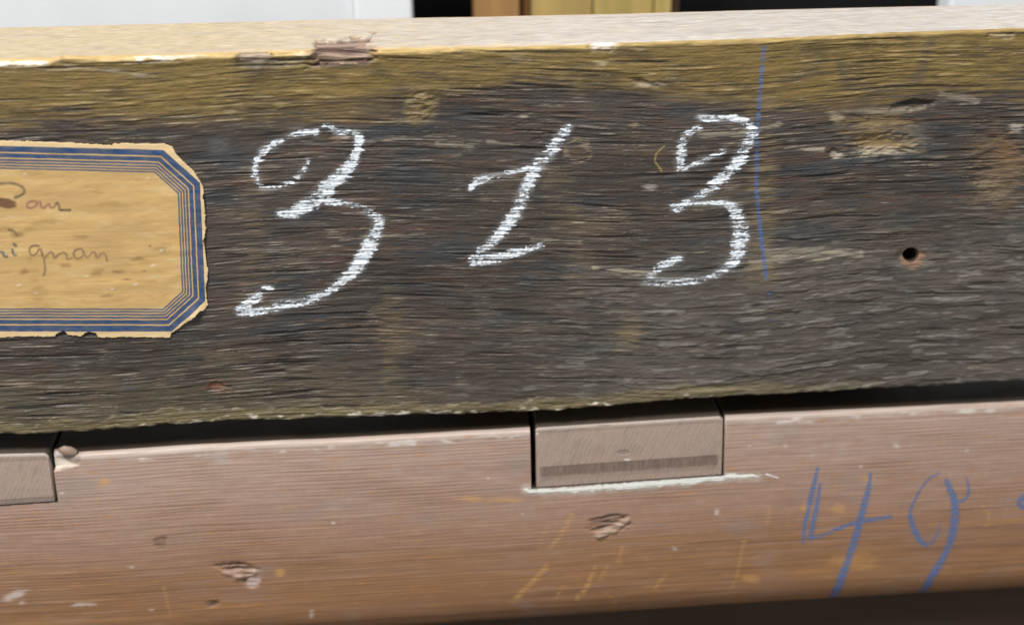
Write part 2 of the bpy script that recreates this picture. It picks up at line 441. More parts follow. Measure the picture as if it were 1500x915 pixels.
    for (cx, cy, rx, ry, col, s) in ((1296, 210, 52, 17, (0.26, 0.17, 0.065), .8), (1290, 222, 45, 8, (0.33, 0.29, 0.22), .7), (1225, 228, 12, 6, (0.36, .31, .24), .8),
                                     (1290, 178, 55, 9, (0.22, 0.145, 0.06), .7), (1338, 152, 32, 5, (0.016, 0.012, 0.010), .9), (1300, 162, 60, 6, (0.24, 0.20, 0.14), .6),
                                     (1466, 245, 44, 62, (0.135, 0.092, 0.052), .85), (1478, 225, 16, 22, (0.17, 0.10, 0.05), .7), (1448, 275, 26, 26, (0.17, 0.125, 0.08), .6), (1330, 200, 34, 16, (0.14, 0.125, 0.105), .6), (1275, 190, 55, 22, (0.16, 0.115, 0.06), .6), (1490, 188, 14, 7, (0.4, 0.36, 0.3), .7), (318, 566, 20, 8, (0.17, 0.075, 0.045), .85),
                                     (948, 124, 24, 4, (0.36, .31, .22), .7), (935, 119, 12, 3, (0.03, .02, .015), .8), (497, 200, 14, 8, (0.14, 0.08, 0.035), .8),
                                     (765, 170, 7, 3, (0.30, .27, .22), .6), (952, 273, 10, 6, (0.24, 0.22, 0.19), .7), (929, 183, 7, 6, (0.2, .15, .09), .7),
                                     (320, 215, 20, 16, (0.10, 0.10, 0.10), .5), (925, 490, 18, 14, (0.2, 0.15, 0.08), .5), (1470, 52, 22, 5, (0.42, 0.34, 0.2), .7),
                                     (760, 85, 22, 6, (0.25, .19, .10), .6), (880, 92, 12, 4, (0.42, .36, .22), .8), (190, 568, 14, 6, (0.06, 0.06, 0.065), .6),
                                     (30, 562, 28, 4, (0.26, 0.19, 0.13), .7), (1225, 172, 12, 7, (0.40, .33, .22), .7)):
        c = mix(c, col, s * sm(1.25, 0.35, blob(px, py, cx, cy, rx, ry) + 0.55 * n2 + 0.55 * n5 - 0.25 * ridge))
    # pale weathered splits
    for pts, wd, s in (([(870, 393), (905, 396), (960, 402)], 2.2, .8), ([(1122, 372), (1180, 366), (1260, 372)], 5, .55), ([(1100, 385), (1160, 376), (1210, 378)], 4, .5),
                       ([(640, 210), (690, 215)], 1, .4), ([(715, 207), (750, 212)], 1.5, .45), ([(780, 350), (850, 355)], 1.5, .5), ([(1000, 196), (1080, 198), (1140, 182)], 3, .55),
                       ([(500, 350), (560, 345), (620, 342)], 1.2, .4), ([(78, 92), (140, 101), (232, 111)], 0.8, .5), ([(1150, 217), (1205, 218)], 2, .6), ([(1380, 138), (1430, 147)], 5, .4)):
        d, _ = seg_dist(px, py, pts); c = mix(c, (0.33, 0.29, 0.22), s * sm(wd + 2.0, wd - 2.0, d + 4.0 * n5 + 3.5 * n2 - 2.5 * ridge))
    d, _ = seg_dist(px, py, [(973, 214), (961, 225), (959, 236), (969, 250)]); c = mix(c, (0.32, 0.22, 0.08), 0.8 * sm(1.8, 0.6, d))
    # tan, paler line of the top arris; chips show clean wood
    ar = sm(7, 2, dt / 0.179 + 2.5 * n2)
    c = mix(c, (0.46, 0.32, 0.115), 0.8 * ar * sm(1500, 400, px) + 0.4 * ar * sm(400, 1500, px))
    wh = sm(7, 2, dt / 0.179 + 5 * n2 + 5 * n7) * sm(-0.5, 0.0, n2 + n5 + 0.25)
    for x0, x1 in ((-40, 70), (195, 300), (430, 455), (865, 905)):
        c = mix(c, (0.72, 0.68, 0.62), 0.9 * wh * sm(x0 - 5, x0 + 10, px) * sm(x1 + 5, x1 - 10, px))
    m = sm(1.05, 0.85, np.maximum(np.abs(px - 502) / 46, np.abs(py - 80) / 17 + 0.2 * (px - 502) / 46) + 0.22 * n2 + 0.2 * n5)
    cc = mix(np.ones_like(c) * np.array([0.25, 0.175, 0.125], np.float32), (0.06, 0.03, 0.022), 0.94 * sm(0.0, 0.30, streak(X, Z + 0.05 * X, 13, 1.3, 97) + 0.15 * n2))
    c = c * (1 - m[..., None]) + cc * m[..., None]
    m = sm(1.05, 0.8, blob(px, py, 372, 84, 28, 8) + 0.15 * n2); c = mix(c, (0.22, 0.165, 0.125), 0.85 * m)
    # blue pencil line
    d, _ = seg_dist(px, py, [(1119, 70), (1114, 128), (1109, 200), (1108, 280), (1114, 340), (1122, 406)])
    c = mix(c, (0.06, 0.12, 0.28), 0.75 * sm(4.4, 1.4, d + 1.2 * n2) * sm(-0.55, 0.25, ridge + 0.9 * n2 + 0.2))
    d, _ = seg_dist(px, py, [(1127, 425), (1129, 446), (1133, 470)])
    c = mix(c, (0.06, 0.13, 0.34), 0.8 * sm(3.0, 1.2, d) * sm(0.0, 0.4, ridge + 0.3 * n2))
    # chalk bloom (loose powder around the strokes)
    d = np.full(px.shape, 1e9, np.float32)
    for dig in CHALK:
        for s in dig: 
            dd, ww = seg_dist(px, py, s); d = np.minimum(d, dd - ww * 0.5)
    c = mix(c, (0.42, 0.43, 0.44), 0.55 * sm(7, -4, d + 5 * n2) * sm(-0.5, 0.6, ridge + n2 * 0.6))
    return c


def cr_pts(x0, y0, s, pts):
    return smooth_path([(x0 + p[0] / s, y0 + p[1] / s, p[2]) for p in pts], 1)


CHALK = [
    [cr_pts(330, 160, 2.86, [(345, 215, 4), (322, 265, 6), (270, 315, 10), (205, 326, 8), (150, 330, 7), (128, 290, 8), (122, 250, 8), (135, 210, 9), (155, 180, 11), (200, 145, 11), (250, 122, 8), (310, 98, 10), (378, 94, 9)]),
     cr_pts(330, 160, 2.86, [(402, 70, 4), (440, 66, 7), (462, 94, 13), (505, 98, 10)]),
     cr_pts(330, 160, 2.86, [(540, 98, 6), (562, 118, 13), (560, 150, 10), (548, 190, 11), (528, 228, 16), (492, 270, 19), (450, 310, 20), (410, 348, 23), (375, 380, 21), (325, 412, 20), (285, 440, 15), (225, 438, 7)]),
     cr_pts(330, 160, 2.86, [(400, 372, 14), (460, 388, 10), (530, 402, 7), (600, 425, 12), (645, 462, 13), (640, 495, 14), (615, 545, 20), (592, 595, 20), (568, 635, 19), (545, 670, 18), (508, 705, 12), (465, 742, 11), (430, 768, 9), (360, 795, 12), (290, 812, 15), (215, 826, 15), (150, 846, 13), (55, 848, 10)]),
     cr_pts(330, 160, 2.86, [(72, 838, 13), (100, 808, 15), (140, 782, 12)]),
     cr_pts(330, 160, 2.86, [(165, 745, 5), (192, 748, 5)])],
    [cr_pts(660, 160, 3.518, [(605, 100, 12), (565, 150, 15), (515, 215, 18), (465, 268, 18), (430, 325, 17), (402, 375, 15), (375, 430, 15), (365, 480, 16), (335, 540, 15), (292, 592, 14), (250, 640, 14), (208, 688, 14), (160, 726, 12)]),
     cr_pts(660, 160, 3.518, [(102, 412, 5), (122, 380, 11), (180, 358, 11), (240, 338, 12), (310, 330, 9), (360, 312, 6), (410, 298, 7)]),
     cr_pts(660, 160, 3.518, [(112, 788, 12), (190, 776, 15), (260, 760, 13), (340, 738, 12), (410, 716, 9), (465, 700, 7)]),
     cr_pts(660, 160, 3.518, [(108, 765, 6), (165, 768, 8)])],
    [cr_pts(920, 60, 2.179, [(228, 246, 7), (270, 250, 9), (330, 246, 9), (378, 260, 12), (396, 285, 15), (385, 320, 17), (368, 352, 15), (345, 395, 17), (308, 432, 16), (260, 472, 12), (200, 512, 10), (152, 536, 12)]),
     cr_pts(920, 60, 2.179, [(225, 276, 7), (188, 295, 9), (170, 330, 10), (166, 370, 10), (163, 402, 10)]),
     cr_pts(920, 60, 2.179, [(180, 408, 5), (215, 390, 7), (245, 384, 7), (258, 372, 6), (308, 350, 6)]),
     cr_pts(920, 60, 2.179, [(140, 528, 5), (210, 515, 6), (265, 514, 6), (322, 518, 10), (350, 555, 20), (362, 600, 24), (357, 650, 21), (345, 690, 18), (312, 725, 12), (262, 755, 7), (190, 768, 12), (120, 770, 10), (48, 772, 7)]),
     cr_pts(920, 60, 2.179, [(72, 745, 10), (112, 710, 13), (168, 692, 8)])],
]

beam = empty('wooden_beam', (0, float(yb_f(0.0)) * 0.5 * MM, (float(zb_f(0.0))) * MM))
tag(beam, 'old dark wooden beam, ochre along its top, with paper label and white chalk digits', 'beam')

xs = xgrid(0.30)
NV = 740
v = np.linspace(0, 1, NV)
X, Z, px, py, zt, zb = front_surface(xs, v)
h, ridge, saw, rlr, zz, dt, db = front_height(X, Z, px, py, zt, zb)
colF = front_tone(X, Z, px, py, h, ridge, saw, rlr, zz, dt, db)
# arris chips also drop the edge downwards a little
front = np.stack([X, -h, Z], -1)
# top face
NT = 90
tv = np.linspace(0, 1, NT + 1)[1:] ** 1.15
yb = yb_f(xs)
XT = np.repeat(xs[None, :], NT, 0)
y0 = front[-1, :, 1]
YT = y0[None, :] + tv[:, None] * (yb - y0)[None, :]
ptx, pty = proj(np.stack([XT, YT, np.full_like(XT, ZT)], -1))
hT = 0.03 * fbm(XT, YT, 22, 1.0, 3, 151) + 0.025 * fbm(XT, YT, 6, 3, 3, 153) + 0.10 * fbm(XT, YT, 40, 10, 2, 154)
nT = fbm(XT, YT, 5, 3, 3, 157)
chipT = sm(1.05, 0.85, np.maximum(np.abs(ptx - 504) / 42, (75 - pty) / (18 + 0.10 * (ptx - 504))) + 0.30 * nT)
hT = hT - chipT * np.clip(1.1 + 0.7 * streak(XT, YT, 13, 4.5, 98), 0.3, 2.0) - 0.8 * sm(1.1, .7, blob(ptx, pty, 372, 82, 26, 7) + .2 * nT)
hT = hT - np.clip(1 - (YT - y0[None, :]) / 1.0, 0, 1) ** 2 * 0.25 - np.clip(1 - (yb[None, :] - YT) / 1.5, 0, 1) ** 2 * 1.0
ZTt = zs_f(xs)[None, :] + (zt - zs_f(xs))[None, :] * (1 - sm(0, 3.5, YT - y0[None, :])) + hT
cT = np.ones(XT.shape + (3,), np.float32) * np.array([0.37, 0.295, 0.185], np.float32)
cT = mix(cT, (0.395, 0.36, 0.325), sm(250, 900, ptx + 160 * nT))  # grey-white glare towards the right, painted into the tone
cT = mix(cT, (0.29, 0.255, 0.225), 0.6 * sm(0.1, 0.7, fbm(XT, YT, 22, 3, 4, 163)))
cT = mix(cT, (0.45, 0.385, 0.285), 0.6 * sm(0.15, 0.7, fbm(XT, YT, 8, 3, 4, 167)))
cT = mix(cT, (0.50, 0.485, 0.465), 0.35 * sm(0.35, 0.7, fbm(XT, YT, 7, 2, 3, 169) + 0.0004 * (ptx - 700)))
cT = mix(cT, (0.50, 0.32, 0.10), 0.8 * sm(3.0, 0.6, (YT - y0[None, :]) + 0.8 * nT) * sm(900, 500, ptx))
cT = mix(cT, (0.45, 0.26, 0.11), 0.6 * sm(3.0, 0.3, (yb[None, :] - YT)))
cch = mix(np.ones_like(cT) * np.array([0.25, 0.17, 0.125], np.float32), (0.05, 0.026, 0.02), 0.92 * sm(0.0, 0.35, streak(XT, YT, 13, 4.5, 98)))
cT = cT * (1 - chipT[..., None]) + cch * chipT[..., None]
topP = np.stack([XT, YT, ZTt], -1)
# back and underside
back = np.stack([np.repeat(xs[None], 3, 0), np.repeat(yb[None], 3, 0) + 0.3, np.array([0.97, 0.5, 0.02])[:, None] * (zt - zb)[None] + zb[None]], -1)
NU = 14
uv = np.linspace(0, 1, NU)[:-1]
under = np.stack([np.repeat(xs[None], NU - 1, 0), yb[None] + uv[:, None] * (front[0, :, 1] - yb)[None], zb[None] + (0.25 + 0.5 * uv * (1 - uv))[:, None] * np.ones_like(xs)[None]], -1)
allP = np.concatenate([front, topP, back, under], 0)
dk = np.ones((3 + NU - 1, len(xs), 3), np.float32) * np.array([0.075, 0.052, 0.034], np.float32)
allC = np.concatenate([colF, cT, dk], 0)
nr, nc = allP.shape[:2]
quads = grid_faces(nr, nc, True)
cap0 = (np.arange(nr) * nc)[::12].tolist(); cap1 = (np.arange(nr) * nc + nc - 1)[::12][::-1].tolist()
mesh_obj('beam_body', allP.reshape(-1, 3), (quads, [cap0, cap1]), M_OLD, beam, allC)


def surf_patch(x0, x1, y0, y1, dx, dz, lift):
    """fine grid on the beam's front between photograph limits"""
    A = on_y(np.array([x0, x1, x0, x1], float), np.array([y0, y0, y1, y1], float))
    gx = np.arange(A[:, 0].min(), A[:, 0].max(), dx); gz = np.arange(A[:, 2].min(), A[:, 2].max(), dz)
    GXX, GZZ = np.meshgrid(gx, gz)
    gpx, gpy = proj(np.stack([GXX, GXX * 0, GZZ], -1))
    hh, ri, _, _, zz_ = front_height(GXX, GZZ, gpx, gpy, zt_f(gx), zb_f(gx))[:5]
    return np.stack([GXX, -(hh + lift), GZZ], -1), gpx, gpy, hh, ri, zz_


for dig in CHALK:
    a = np.array([p for s in dig for p in s])
    P, gx, gy, hh, ri, zz_ = surf_patch(a[:, 0].min() - 16, a[:, 0].max() + 16, a[:, 1].min() - 16, a[:, 1].max() + 16, 0.13, 0.10, 0.07)
    jag = 4.5 * perlin(P[..., 0] / 9, zz_ / 0.55, 201) + 2.0 * perlin(P[..., 0] / 2.0, zz_ / 0.35, 204)
    best = np.full(gx.shape, -9.0)
    for s in dig:
        d, ww = seg_dist(gx + jag, gy + 0.8 * perlin(P[..., 0] / 1.0, P[..., 2] / 1.0, 202), s)
        best = np.maximum(best, 1 - d / (ww * 0.58))
    nn = fbm(P[..., 0], zz_, 3.2, 0.75, 3, 203)
    bare = fbm(P[..., 0], zz_, 7, 0.9, 2, 207)
    lane = perlin(P[..., 0] / 9, zz_ / 0.75, 209) + 0.4 * perlin(P[..., 0] / 4, zz_ / 0.42, 210)
    clump = fbm(P[..., 0], P[..., 2], 1.1, 0.6, 3, 211)
    press = 0.34 * perlin(P[..., 0] / 8, P[..., 2] / 8, 213)
    val = np.minimum(best * 1.5, 0.57) + press + 0.14 * nn + 0.22 * ri + 0.20 * bare + 0.50 * lane + 0.45 * clump
    keep = (best > -0.35) & (val > 0.36)
    tone = mix(np.ones(gx.shape + (3,), np.float32) * np.array([0.74, 0.80, 0.85], np.float32), (0.34, 0.36, 0.38), sm(0.85, 0.34, val + 0.15 * clump))
    patch('chalk_digit', P, keep, M_CHALK, beam, tone)

# ------------------------------------------------------------------ paper label
M_PAPER, nt, p = nodes_of('old_label_paper')
at = nt.nodes.new('ShaderNodeAttribute'); at.attribute_name = 'Tone'
bd = nt.nodes.new('ShaderNodeAttribute'); bd.attribute_name = 'border'
ramp = nt.nodes.new('ShaderNodeValToRGB'); ramp.color_ramp.interpolation = 'CONSTANT'
stops = [(0, 0), (0.4, 1), (9.2, 0), (11.0, 1), (17.3, 0), (19.0, .92), (22.2, 0), (23.5, .9), (26.4, 0), (27.7, .88), (30.4, 0), (31.7, .85), (34.2, 0)]
el = ramp.color_ramp.elements
el[0].position = 0; el[0].color = (0, 0, 0, 1)
el[1].position = stops[1][0] / 40; el[1].color = (1, 1, 1, 1)
for s, vv in stops[2:]:
    e = el.new(s / 40); e.color = (vv, vv, vv, 1)
dv = nt.nodes.new('ShaderNodeMath'); dv.operation = 'DIVIDE'; dv.inputs[1].default_value = 40
nt.links.new(bd.outputs['Fac'], dv.inputs[0]); nt.links.new(dv.outputs[0], ramp.inputs[0])
n = noise_node(nt, 700, (0.5, 1, 1), 5)
fade = nt.nodes.new('ShaderNodeMath'); fade.operation = 'MULTIPLY'
nt.links.new(ramp.outputs[0], fade.inputs[0]); nt.links.new(maprange(nt, n.outputs['Fac'], 0.86, 1.0), fade.inputs[1])
blue = nt.nodes.new('ShaderNodeMix'); blue.data_type = 'RGBA'; blue.inputs['B'].default_value = (0.018, 0.060, 0.150, 1)
nt.links.new(fade.outputs[0], blue.inputs['Factor']); nt.links.new(at.outputs['Color'], blue.inputs['A'])
nt.links.new(blue.outputs['Result'], p.inputs['Base Color'])
p.inputs['Roughness'].default_value = 0.55; p.inputs['Specular IOR Level'].default_value = 0.3
bp = nt.nodes.new('ShaderNodeBump'); bp.inputs['Strength'].default_value = 0.25; bp.inputs['Distance'].default_value = 0.0002
nt.links.new(n.outputs['Fac'], bp.inputs['Height']); nt.links.new(bp.outputs[0], p.inputs['Normal'])

OUT = [(-230, 203), (-120, 203), (0, 206), (60, 208), (115, 210), (165, 214), (168, 210), (240, 211), (252, 215), (258, 226), (270, 238), (283, 250), (292, 264), (298, 274), (297, 290), (301, 305), (300, 322), (302, 335),
       (298, 352), (301, 372), (304, 395), (302, 420), (302, 436), (305, 446), (300, 452), (288, 458), (280, 466), (268, 474), (262, 480), (251, 486), (250, 494), (190, 493), (145, 494), (140, 487), (131, 485), (118, 492), (100, 490), (94, 484), (83, 488), (80, 492), (40, 492), (0, 494), (-120, 494), (-230, 494)]
BORD = [(-900, 190), (240, 218.5), (294, 267), (301.5, 440), (252, 485), (-900, 483)]
P, gx, gy, hh, ri, zz_ = surf_patch(-245, 315, 195, 502, 0.20, 0.17, 0.0)
low = 0.10 * fbm(P[..., 0], P[..., 2], 30, 6, 3, 231) + 0.05 * fbm(P[..., 0], P[..., 2], 7, 2.5, 3, 233) + 0.10 * perlin(P[..., 0] / 45, P[..., 2] / 3.2, 23)
wob = 1.2 * fbm(P[..., 0], P[..., 2], 2.2, 2.2, 2, 235)
# creases
for pts, dpt in (([(20, 345), (50, 325), (75, 315)], .25), ([(170, 415), (240, 412), (268, 395)], .22), ([(20, 260), (140, 262), (240, 268)], -.12), ([(200, 318), (262, 308)], .12)):
    d, _ = seg_dist(gx, gy, pts); low = low + 0.6 * dpt * np.exp(-(d / 7.0) ** 2)
lift = 0.42 + 0.9 * sm(22, 0, np.hypot(gx - 285, gy - 462)) + 0.5 * sm(26, 0, np.hypot(gx - 300, gy - 300)) * 0.5 + 0.4 * sm(14, 0, np.hypot(gx - 296, gy - 350))
bdist = np.full(gx.shape, 1e9)
for (xa, ya), (xb, yb2) in zip(BORD[:-1], BORD[1:]):
    L = math.hypot(xb - xa, yb2 - ya); bdist = np.minimum(bdist, (-(gx - xa) * (yb2 - ya) + (gy - ya) * (xb - xa)) / L)
keep = poly_in(gx + wob, gy + wob, OUT)
P[..., 1] = -(0.75 * low + lift) - 0.10 * np.maximum(hh, -0.2)
n2 = fbm(P[..., 0], P[..., 2], 9, 3, 4, 241); n3 = fbm(P[..., 0], P[..., 2], 2.5, 1.5, 3, 243)
c = np.ones(gx.shape + (3,), np.float32) * np.array([0.53, 0.350, 0.140], np.float32)
c = mix(c, (0.60, 0.435, 0.215), 0.8 * sm(0.1, 0.8, n2)); n8 = fbm(P[..., 0], P[..., 2], 22, 9, 3, 247)
c = mix(c, (0.44, 0.285, 0.125), 0.6 * sm(0.0, 0.7, n8)); c = mix(c, (0.40, 0.245, 0.095), 0.6 * sm(0.15, 0.75, -n2 + 0.2 * n3))
c = mix(c, (0.70, 0.53, 0.30), 0.8 * sm(5, 0, bdist))
def q4(pts): return [(x / 2.772, 180 + y / 2.772) for x, y in pts]
for (x, y, rx, ry, s) in ((560, 550, 40, 10, .6), (480, 602, 36, 9, .7), (430, 700, 45, 10, .45), (330, 460, 40, 12, .4), (100, 600, 22, 14, .6), (270, 576, 26, 12, .5),
                          (400, 606, 28, 22, .5), (660, 508, 46, 20, .4), (520, 632, 24, 7, .6), (585, 600, 18, 7, .6), (70, 450, 26, 16, .5), (160, 670, 40, 12, .35), (610, 498, 10, 7, .6), (150, 395, 120, 14, .3), (470, 330, 70, 14, .3), (600, 640, 60, 8, .3)):
    c = mix(c, (0.24, 0.14, 0.055), 1.15 * s * sm(1.2, 0.2, blob(gx, gy, x / 2.772, 180 + y / 2.772, rx / 2.772, ry / 2.772) + 0.55 * n3))
c = mix(c, (0.10, 0.04, 0.022), 0.85 * sm(1.1, 0.7, blob(gx, gy, 5, 296, 22, 8, 0.2) + 0.2 * n3))
for (x, y) in ((600, 222), (655, 516), (150, 688), (80, 655), (460, 670), (552, 651), (622, 576), (350, 620), (100, 205)):
    c = mix(c, (0.75, 0.70, 0.58), 0.55 * sm(1.2, 0.1, blob(gx, gy, x / 2.772, 180 + y / 2.772, 4.5, 1.8, -0.3) + 0.7 * n3))
INK = [([(0, 245), (50, 240), (90, 255), (104, 272), (95, 290), (65, 300)], (0.16, 0.12, 0.075), 2.0),
       ([(150, 318), (125, 315), (106, 330), (120, 347), (146, 338), (155, 320), (168, 318), (166, 338), (182, 346), (200, 322), (206, 342), (218, 345), (232, 324)], (0.28, 0.13, 0.10), 1.7),
       ([(232, 324), (242, 330), (240, 350), (262, 352), (286, 352)], (0.15, 0.10, 0.06), 1.8),
       ([(0, 522), (14, 520), (18, 540), (32, 540)], (0.13, 0.13, 0.12), 1.7), ([(58, 490), (66, 496)], (0.10, 0.11, 0.11), 2.0), ([(52, 512), (58, 536), (66, 534)], (0.12, 0.12, 0.11), 1.7),
       ([(38, 432), (58, 436), (70, 452)], (0.16, 0.11, 0.06), 2.0),
       ([(158, 497), (132, 494), (118, 514), (128, 536), (150, 532), (164, 500), (178, 545), (186, 590), (180, 614)], (0.22, 0.14, 0.07), 1.6),
       ([(180, 555), (198, 525), (215, 520), (222, 552), (240, 530), (262, 522), (274, 532), (272, 556), (292, 546)], (0.24, 0.15, 0.075), 1.5),
       ([(332, 508), (306, 512), (298, 535), (316, 552), (342, 540), (336, 505), (352, 550), (372, 528), (388, 518), (394, 552), (414, 524), (430, 528), (436, 556)], (0.24, 0.15, 0.08), 1.5)]
for pts, col, wd in INK:
    d, _ = seg_dist(gx + 0.6 * n3, gy, smooth_path(q4(pts))); wd = wd * (1 + 0.35 * fbm(P[..., 0], P[..., 2], 2.5, 2.5, 1, 249)); c = mix(c, col, (0.82 + 0.18 * np.clip(n3 + n2, -1, 1)) * sm(wd + 1.1, wd - 1.0, d))
lab = patch('paper_label', P, keep, M_PAPER, beam, c, {'border': np.clip(bdist + 0.35 * n3 + 0.3 * n2, 0, 39)})
tag(lab, 'yellowed paper label with blue striped border and faded handwriting')
sd = lab.modifiers.new('thickness', 'SOLIDIFY'); sd.thickness = 0.00022; sd.offset = -1; sd.use_rim_only = True

# ================================================================== LOWER RAIL
def prof(t):
    """outward position of the rail's front (mm, negative = towards viewer) at t mm below its top"""
    t = np.asarray(t, float)
    y = -4.2 * (1 - np.exp(-t / 26.0))
    y = y + np.where(t < 1.3, 1.3 - np.sqrt(np.maximum(0, 1.3 ** 2 - (1.3 - np.clip(t, 0, 1.3)) ** 2)), 0)
    q = np.clip((t - 54.0) / 13.0, 0, 1)
    return y + 9.0 * (1 - np.sqrt(1 - (q * 0.985) ** 2))


def on_rail(px, py):
    px = np.asarray(px, float); py = np.asarray(py, float); y = np.zeros(px.shape)
    for _ in range(25):
        P = on_y(px, py, y); y = prof(np.clip(zl_f(P[..., 0]) - P[..., 2], 0, 66.5))
    return P


TB = 67.0
NOTCH = [(777.5, 1062.5, [(777, 716), (1063, 696)]), (-130, 75, [(-130, 750), (75, 736)])]
notches = []
for xa, xb, ln in NOTCH:
    A = on_rail(np.array([xa, xb]), np.array([670., 650.])); Bz = on_rail(np.array([ln[0][0], ln[1][0]], float), np.array([ln[0][1], ln[1][1]], float))
    notches.append((A[0, 0], A[1, 0], Bz))

rail = empty('notched_rail', (0, 0.015, (float(zl_f(0.0)) - TB) * MM))
tag(rail, 'reddish brown notched wooden rail with fine ribbed grain and blue crayon digits', 'rail')

DUST1 = [(770, 716), (800, 718), (850, 716), (950, 709), (1040, 701), (1070, 698), (1110, 697)]
def rail_tex(X, T, px, py):
    """relief (mm) and tone of the rail front"""
    n1 = fbm(X, T, 40, 9, 3, 301); n2 = fbm(X, T, 5, 2, 3, 303); n4 = fbm(X, T, 60, 1.0, 3, 309); n5 = fbm(X, T, 2, 0.5, 2, 311)
    tt = T + 0.25 * perlin(X / 80, T / 12, 305) + 0.0006 * X
    per = 1.05 + 0.0 * T
    ph = tt / per + 0.55 * perlin(X / 110, T / 3.2, 307) + 0.25 * perlin(X / 40, T / 1.6, 308)
    rib = 0.5 + 0.5 * np.sin(ph * 2 * np.pi)
    amp = 0.65 + 0.40 * np.clip(0.5 + n1 + 0.7 * n4, 0, 1.3)
    h = 0.038 * (rib - 0.5) * amp + 0.05 * n1 + 0.012 * n4 + 0.012 * n5
    c = np.ones(X.shape + (3,), np.float32) * np.array([0.345, 0.218, 0.160], np.float32)
    c = mix(c, (0.29, 0.150, 0.070), sm(20, 50, T + 6 * n1))                        # richer, less dust and painted sheen below
    c = mix(c, (0.375, 0.275, 0.225), 0.75 * sm(26, 4, T + 9 * n1))                    # greyed above by dust and by sheen painted in
    c = mix(c, (0.40, 0.19, 0.065), 0.50 * sm(0.25, 0.8, n4 + 0.25 * n1) * sm(4, 40, T))
    c = mix(c, (0.42, 0.22, 0.09), 0.6 * sm(0.45, 0.8, n2 + 0.5 * n4))
    c = mix(c, (0.17, 0.105, 0.075), (0.50 + 0.30 * np.clip(n1, -1, 1)) * sm(0.62, 0.1, rib) * amp)
    c = mix(c, (0.40, 0.29, 0.235), 0.35 * sm(0.15, 0.7, fbm(X, T, 28, 0.9, 3, 329)))
    c = mix(c, (0.13, 0.068, 0.038), (0.38 + 0.25 * np.clip(n4, -1, 1)) * sm(0.55, 0.1, rib) * sm(24, 42, T))
    c = mix(c, (0.42, 0.32, 0.27), 0.16 * sm(0.0, 0.8, fbm(X, T, 1.1, 5, 2, 315)) * sm(52, 20, T))
    c = mix(c, (0.36, 0.19, 0.075), 0.55 * sm(0.0, 0.7, fbm(X, T, 90, 2.2, 3, 319)) * sm(24, 44, T))
    c = mix(c, (0.15, 0.075, 0.038), 0.6 * sm(0.15, 0.7, fbm(X, T, 120, 2.0, 3, 325)) * sm(28, 50, T))
    c = mix(c, (0.23, 0.13, 0.095), 0.35 * sm(0.1, 0.7, -n1 + 0.3 * n2))
    c = mix(c, (0.25, 0.215, 0.20), 0.35 * sm(0.25, 0.8, fbm(X, T, 25, 14, 3, 313)))
    # orange scratches through the finish
    for pts, wd, s in (([(838, 752), (822, 782), (806, 800)], 4, .7), ([(800, 770), (790, 800)], 3, .5), ([(800, 830), (770, 860), (752, 880)], 5, .9), ([(872, 830), (858, 862), (845, 875)], 4.5, .9),
                       ([(890, 826), (880, 845)], 4, .6), ([(975, 840), (958, 862)], 3.5, .6), ([(1126, 742), (1124, 765)], 5, .6), ([(1090, 792), (1080, 840), (1072, 860)], 3, .7),
                       ([(825, 855), (815, 875)], 3, .5), ([(912, 800), (905, 822)], 4, .6), ([(885, 862), (905, 885)], 1.5, .5), ([(1440, 740), (1450, 752), (1444, 770)], 3, .6), ([(240, 860), (250, 900)], 3, .6)):
        d, _ = seg_dist(px, py, pts); m = sm(wd * 1.3, wd * 0.1, d + 3.0 * n2)
        c = mix(c, (0.60, 0.34, 0.11), 1.0 * s * m * sm(0.35, 1.0, rib + 0.35 * n2 + 0.3 * n5)); h = h - 0.03 * m
    for (cx, cy, rx, ry, s) in ((740, 732, 55, 4, .5), (685, 730, 20, 4, .5), (1230, 745, 14, 8, .5), (1250, 820, 40, 14, .45), (1270, 700, 14, 5, .5), (152, 706, 12, 6, .6), (410, 838, 9, 7, .8), (1180, 745, 10, 8, .5), (1100, 848, 14, 8, .5)):
        c = mix(c, (0.50, 0.28, 0.10), s * sm(1.2, 0.3, blob(px, py, cx, cy, rx, ry) + 0.5 * n2))
    # pale scuffs and specks
    for (cx, cy, rx, ry, rot, s) in ((22, 870, 24, 9, -.35, .75), (125, 884, 22, 4, -.05, .7), (33, 882, 7, 4, 0, .7), (90, 722, 6, 3, 0, .8), (488, 765, 3, 3, 0, .9), (193, 830, 6, 3, 0, .7), (456, 900, 5, 7, .4, .8), (222, 893, 6, 3, 0, .6),
                                     (1050, 750, 4, 5, 0, .85), (1313, 652, 6, 5, .5, .75), (1261, 683, 4, 4, 0, .7), (1150, 653, 4, 5, 0, .5), (1098, 653, 4, 3, 0, .5), (1416, 659, 5, 4, 0, .5), (715, 700, 3, 2, 0, .6), (758, 638, 4, 3, 0, .7), (765, 752, 2.5, 2, 0, .7),
                                     (1190, 668, 4, 9, 0, .35), (1232, 660, 4, 12, 0, .3), (988, 803, 5, 3, .5, .6), (320, 670, 22, 9, .1, .45), (302, 665, 5, 12, 0, .4)):
        c = mix(c, (0.60, 0.53, 0.49) if s > .45 else (0.40, .37, .37), 0.85 * s * sm(1.15, 0.2, blob(px, py, cx, cy, rx * .9, ry * .9, rot) + 0.55 * n2 + 0.3 * n5 - 0.25 * (rib - .5)))
